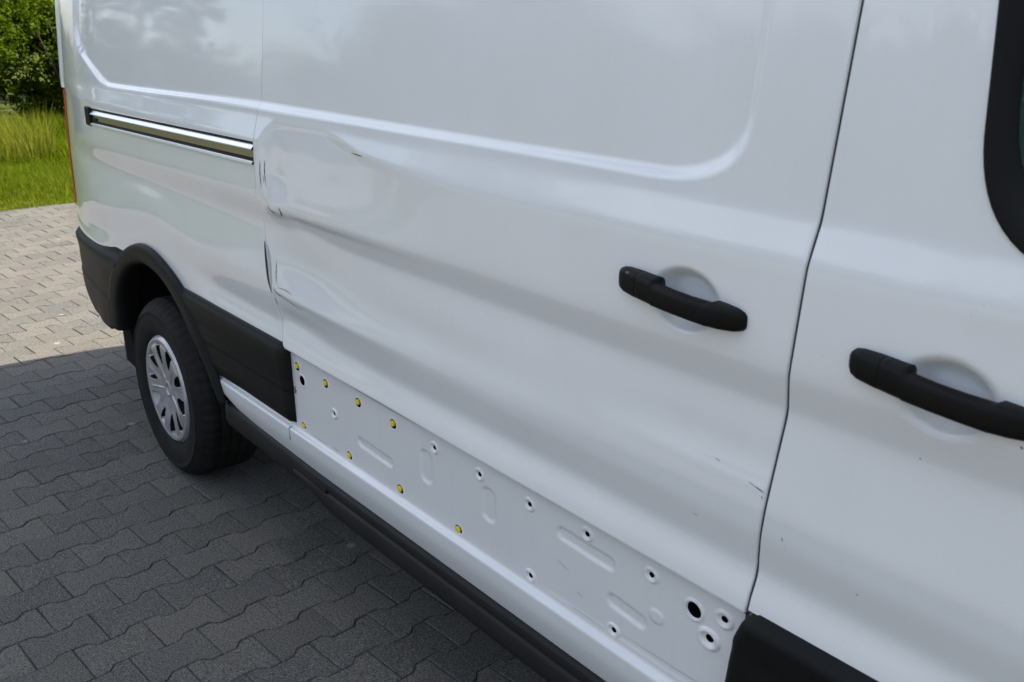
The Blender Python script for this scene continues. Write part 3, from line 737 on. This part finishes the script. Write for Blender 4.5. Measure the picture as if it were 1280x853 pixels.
# the 300 that show largest: those inside the view and not under the van, nearest first
mw = camo.matrix_world.inverted(); cand = []
for k, (x, y) in enumerate(spots):
    v = mw @ Vector((x, y, 0))
    if v.z > -.1: continue
    px = FPX*v.x/-v.z+640; py = 426.5-FPX*v.y/-v.z
    if -60 < px < 800 and -60 < py < 920 and not (x > .2 and y > .45) and not (x > -.9 and y > .6) and y < 1.9: cand.append((v.length, k))
cand.sort(); single = set(k for _, k in cand[:300])
SV = []; SF = []; ST = []
for k, (x, y) in enumerate(spots):
    V, F, me = VARI[k*7 % 8]
    dz = random.uniform(-.0022, .0012); a = ROT+random.gauss(0, .006); jx, jy = random.gauss(0, .0009), random.gauss(0, .0009)
    if k in single:
        o = bpy.data.objects.new('paver', me); o.location = (x+jx, y+jy, dz)
        o.rotation_euler = (random.gauss(0, .004), random.gauss(0, .004), a+(math.pi if k % 3 == 0 else 0)); link(o); o.parent = pavement
    else:
        ca, sa = math.cos(a), math.sin(a); b0 = len(SV)
        SV += [(x+jx+vx*ca-vy*sa, y+jy+vx*sa+vy*ca, vz+dz) for vx, vy, vz in V]; SF += [tuple(q+b0 for q in f) for f in F]; ST += [random.random()]*len(V)
me = mesh_of('paver_field', SV, SF, PAVE, False); fix_normals(me)
at = me.attributes.new('tint', 'FLOAT', 'POINT'); at.data.foreach_set('value', ST)
o = obj('paver_field', me, pavement); o['kind'] = 'stuff'

# ------------------------------------------------------------------ vegetation
def leafmat(name, a, b_, c_, trans=.45):
    m = mat(name, a, .6, spec=.10)
    at = N(m, 'ShaderNodeAttribute', attribute_name='tint')
    colr = ramp(m, at.outputs['Fac'], [(0, a), (.55, b_), (1, c_)])
    L(m, colr, bsdf(m).inputs['Base Color'])
    tr = N(m, 'ShaderNodeBsdfTranslucent'); L(m, colr, tr.inputs['Color'])
    ms = N(m, 'ShaderNodeMixShader'); ms.inputs[0].default_value = trans
    out = m.node_tree.nodes['Material Output']
    L(m, bsdf(m).outputs[0], ms.inputs[1]); L(m, tr.outputs[0], ms.inputs[2]); L(m, ms.outputs[0], out.inputs['Surface'])
    return m
LEAF_BUSH = leafmat('bush_leaf', (.030, .058, .0015), (.070, .115, .002), (.15, .21, .004))
LEAF_BIRCH = leafmat('birch_leaf', (.035, .060, .002), (.075, .115, .004), (.14, .19, .010))
LEAF_FAR = leafmat('far_leaf', (.025, .045, .015), (.045, .075, .022), (.08, .11, .035), .25)
GRASS = leafmat('grass_blade', (.070, .120, .0015), (.130, .185, .003), (.26, .25, .035), .45)
BARK = mat('bark', (.09, .075, .06), .9)
L(BARK, ramp(BARK, noise(BARK, 12, 6, .7, sc3=(1, 1, .25)), [(.35, (.04, .034, .028)), (.7, (.17, .155, .135))]), bsdf(BARK).inputs['Base Color'])
def leaf_mesh(name, C, size, tint, m, droop=0.):
    """one small folded leaf (four corners, two triangles) per centre"""
    n = len(C); d = rng.normal(size=(n, 3)); d[:, 2] -= droop; d /= np.linalg.norm(d, axis=1)[:, None]
    w = np.cross(d, rng.normal(size=(n, 3))); w /= np.linalg.norm(w, axis=1)[:, None]+1e-9
    s = (size*rng.uniform(.6, 1.3, n))[:, None]
    nn = np.cross(d, w)
    V = np.stack([C-d*s*.5, C+w*s*.28+nn*s*.08, C+d*s*.5, C-w*s*.28+nn*s*.08], 1).reshape(-1, 3)
    me = bpy.data.meshes.new(name); me.vertices.add(4*n); me.vertices.foreach_set('co', V.ravel())
    me.loops.add(4*n); me.loops.foreach_set('vertex_index', np.arange(4*n)); me.polygons.add(n)
    me.polygons.foreach_set('loop_start', np.arange(0, 4*n, 4)); me.polygons.foreach_set('loop_total', np.full(n, 4))
    me.materials.append(m); me.update(calc_edges=True)
    a = me.attributes.new('tint', 'FLOAT', 'POINT'); a.data.foreach_set('value', np.repeat(np.clip(tint, 0, 1), 4))
    return me
def clumps(n, blobs, per):
    """leaf centres gathered in twig clumps over a set of ellipsoids (centre, radii)"""
    out = []; tint = []
    w = np.array([b_[1][0]*b_[1][2] for b_ in blobs]); w = w/w.sum()
    for bi, k in enumerate(rng.multinomial(n, w)):
        c, r = blobs[bi]
        for _ in range(k):
            d = rng.normal(size=3); d /= np.linalg.norm(d); rad = rng.uniform(.35, 1.05)**.6
            p = np.array(c)+d*np.array(r)*rad
            s = .16*min(r); q = p+rng.normal(size=(per, 3))*s*np.array([1, 1, .7])
            out.append(q); tint.append(np.clip(rng.normal(.45, .26)+rng.normal(0, .14, per), 0, 1))
    return np.concatenate(out), np.concatenate(tint)
def limb(b, p, q, r0_, r1_, n=7):
    p, q = np.array(p, float), np.array(q, float); d = q-p; L_ = np.linalg.norm(d); d /= L_
    a = np.cross(d, [.3, .9, .2]); a /= np.linalg.norm(a); c = np.cross(d, a); t = np.linspace(0, 2*math.pi, n, endpoint=False)
    ks = np.linspace(0, 1, 4); rings = []
    for k in ks:
        o_ = p+d*L_*k+a*.05*L_*math.sin(k*3.1)*.4; rr = r0_+(r1_-r0_)*k
        rings.append(o_+rr*(np.cos(t)[:, None]*a+np.sin(t)[:, None]*c))
    A = np.array(rings); b.grid(A[..., 0], A[..., 1], A[..., 2], closed_u=True)
def plant(name, label, cat, loc, blobs, nclump, per, size, m, trunk, group=None, droop=0.):
    t = thing(name, label, cat, loc, group)
    C, ti = clumps(nclump, blobs, per); C = C[C[:, 2] > .01] if len(C) else C
    ti = ti[:len(C)]
    obj('crown', leaf_mesh('crown', C, size, ti, m, droop), t)
    b = MB()
    for a in trunk: limb(b, *a)
    b.build('trunk', BARK, t); return t
def bush_blobs(w, h, n):
    return [((rng.uniform(-w, w)*.6, rng.uniform(-w, w)*.6, h*rng.uniform(.46, .80)), (w*rng.uniform(.38, .55), w*rng.uniform(.38, .55), h*rng.uniform(.15, .23))) for _ in range(n)] + [((rng.uniform(-w, w)*.5-.35, rng.uniform(-w, w)*.75, h*rng.uniform(.10, .36)), (w*.34, w*.42, h*.16)) for _ in range(9)]
def bush_trunk(w, h, n=6): return [((rng.uniform(-.1, .1), rng.uniform(-.1, .1), -.1), (rng.uniform(-w, w)*.6, rng.uniform(-w, w)*.6, h*.7), .03, .008) for _ in range(n)]
BL = [('dense green bush at the grass edge, nearest the van\'s rear corner', (-13.6, 3.65), 1.25, 2.3), ('dense green bush left of the bush by the van\'s rear corner', (-13.3, 1.9), 1.3, 2.2),
      ('rounded green bush at the far left end of the bush row', (-13.5, .1), 1.3, 1.9), ('tall green bush growing behind the van\'s rear corner', (-14.2, 5.6), 1.4, 2.5), ('broad green bush hidden behind the van', (-14.0, 7.8), 1.4, 2.3)]
for lb, (x, y), w, h in BL:
    plant('bush', lb, 'bush', (x, y, -.05), bush_blobs(w, h, 13), 1350, 28, .07, LEAF_BUSH, bush_trunk(w, h), 'green bushes at the edge of the meadow')
def tree_blobs(h, w, n, z0):
    return [((rng.normal(0, w*.45), rng.normal(0, w*.45), rng.uniform(z0, h*.95)), (w*rng.uniform(.28, .45), w*rng.uniform(.28, .45), h*rng.uniform(.07, .13))) for _ in range(n)]
def tree_trunk(h, r): return [((0, 0, -.2), (.1, .05, h*.55), r, r*.6), ((.1, .05, h*.55), (.0, .1, h*.92), r*.6, r*.15)]+[((.06, .03, h*rng.uniform(.25, .6)), (rng.uniform(-1.4, 1.4), rng.uniform(-1.4, 1.4), h*rng.uniform(.5, .85)), r*.35, r*.08) for _ in range(6)]
def drooping(h, w, n, z0):
    return tree_blobs(h, w, n, z0)+[((rng.uniform(-w, w)*.8, rng.uniform(-w, w)*.8, rng.uniform(1.2, h*.45)), (.35, .35, .8)) for _ in range(10)]
for lb, (x, y), h, w in [('birch with drooping twigs rising behind the bushes', (-17.5, 3.0), 8.5, 2.6), ('darker birch further back beside the drooping birch', (-19.5, 6.6), 9.0, 2.8)]:
    plant('birch_tree', lb, 'tree', (x, y, -.1), drooping(h, w, 22, h*.3), 900, 24, .11, LEAF_BIRCH, tree_trunk(h, .16), 'trees behind the bushes', .8)

# trees across the yard, mirrored in the van's paint
for lb, az, dist, h, w in [('tall leafy tree across the yard, mirrored at the rear of the van', 16.9, 38, 12, 2.0), ('leafy tree across the yard beside the tallest one', 13.6, 36, 10, 3.0)]:
    x = CAMP[0]-dist*math.cos(R(az)); y = -dist*math.sin(R(az))
    plant('leafy_tree', lb, 'tree', (x, y, -.1), tree_blobs(h, w, 22, h*.15), 420, 20, .30, LEAF_FAR, tree_trunk(h, .2), 'trees across the yard')
C = []; Tn = []
for az in np.arange(9, 150, .9):
    dist = 40+6*math.sin(az*.31)+rng.uniform(-3, 3); hh = (2.9 if az < 25 else 4.1)+.8*math.sin(az*1.3)+.6*math.sin(az*.37+1) + 4.6*sstep(24, 36, az)
    x = CAMP[0]-dist*math.cos(R(az)); y = -dist*math.sin(R(az))
    for _ in range(20 if az < 25 else 36):
        c0 = np.array([x+rng.normal(0, 1.0), y+rng.normal(0, 1.0), hh*rng.uniform(.08, .88)]); q = c0+rng.normal(size=(26, 3))*np.array([.55, .55, .42])
        C.append(q[q[:, 2] > 0]); Tn.append(np.full((q[:, 2] > 0).sum(), rng.normal(.45, .2)))
C = np.concatenate(C); Tn = np.concatenate(Tn)
o = obj('treeline', leaf_mesh('treeline', C, .38, Tn, LEAF_FAR)); o['kind'] = 'stuff'

# grass: blades where the photograph looks, thinning outward
def blades(n, xr, yr, h0, h1, wid, tintc):
    x = rng.uniform(*xr, n); y = rng.uniform(*yr, n); h = rng.uniform(h0, h1, n)*(.7+.5*np.sin(x*2.1)*np.sin(y*1.7))
    a = rng.uniform(0, 2*math.pi, n); lean = rng.uniform(.05, .5, n)*h; la = rng.uniform(0, 2*math.pi, n)
    dx, dy = np.cos(a)*wid/2, np.sin(a)*wid/2
    z0 = np.full(n, -.10)
    b0 = np.stack([x-dx, y-dy, z0], 1); b1 = np.stack([x+dx, y+dy, z0], 1)
    mx_ = x+np.cos(la)*lean*.35; my = y+np.sin(la)*lean*.35
    m0 = np.stack([mx_-dx*.7, my-dy*.7, z0+h*.6], 1); m1 = np.stack([mx_+dx*.7, my+dy*.7, z0+h*.6], 1)
    tp = np.stack([x+np.cos(la)*lean, y+np.sin(la)*lean, z0+h], 1)
    V = np.stack([b0, b1, m1, m0, tp], 1).reshape(-1, 3)
    k = np.arange(n)*5
    F = [(i, i+1, i+2, i+3) for i in k.tolist()] + [(i+3, i+2, i+4) for i in k.tolist()]
    t = np.repeat(np.clip(rng.normal(tintc, .18, n)+.12*np.sin(x*.9+y), 0, 1), 5)
    return V, F, t
BV = []; BF = []; BT = []
for args in [(34000, (-9.4, -6.15), (-.6, 3.4), .10, .20, .009, .5), (26000, (-14, -9.3), (0., 4.6), .14, .34, .014, .5), (12000, (-9, -6.2), (3.2, 9), .12, .24, .02, .45), (12000, (-9, -6.2), (-9, -.6), .12, .24, .02, .45), (14000, (-15, -9), (-9, 0), .15, .35, .028, .5), (10000, (-15, -9), (4.6, 10), .15, .35, .03, .5)]:
    V, F, t = blades(*args); b0 = sum(len(v) for v in BV); BV.append(V); BF += [tuple(i+b0 for i in f) for f in F]; BT.append(t)
me = mesh_of('grass', np.concatenate(BV), BF, GRASS, True)
a = me.attributes.new('tint', 'FLOAT', 'POINT'); a.data.foreach_set('value', np.concatenate(BT))
o = obj('grass', me); o['kind'] = 'stuff'
# tall seeding grass at the left
V, F, t = blades(2600, (-11.6, -9.4), (.5, 2.1), .45, .95, .012, .9)
me = mesh_of('tall_grass', V, F, GRASS, True); a = me.attributes.new('tint', 'FLOAT', 'POINT'); a.data.foreach_set('value', t)
o = obj('tall_grass', me); o['kind'] = 'stuff'
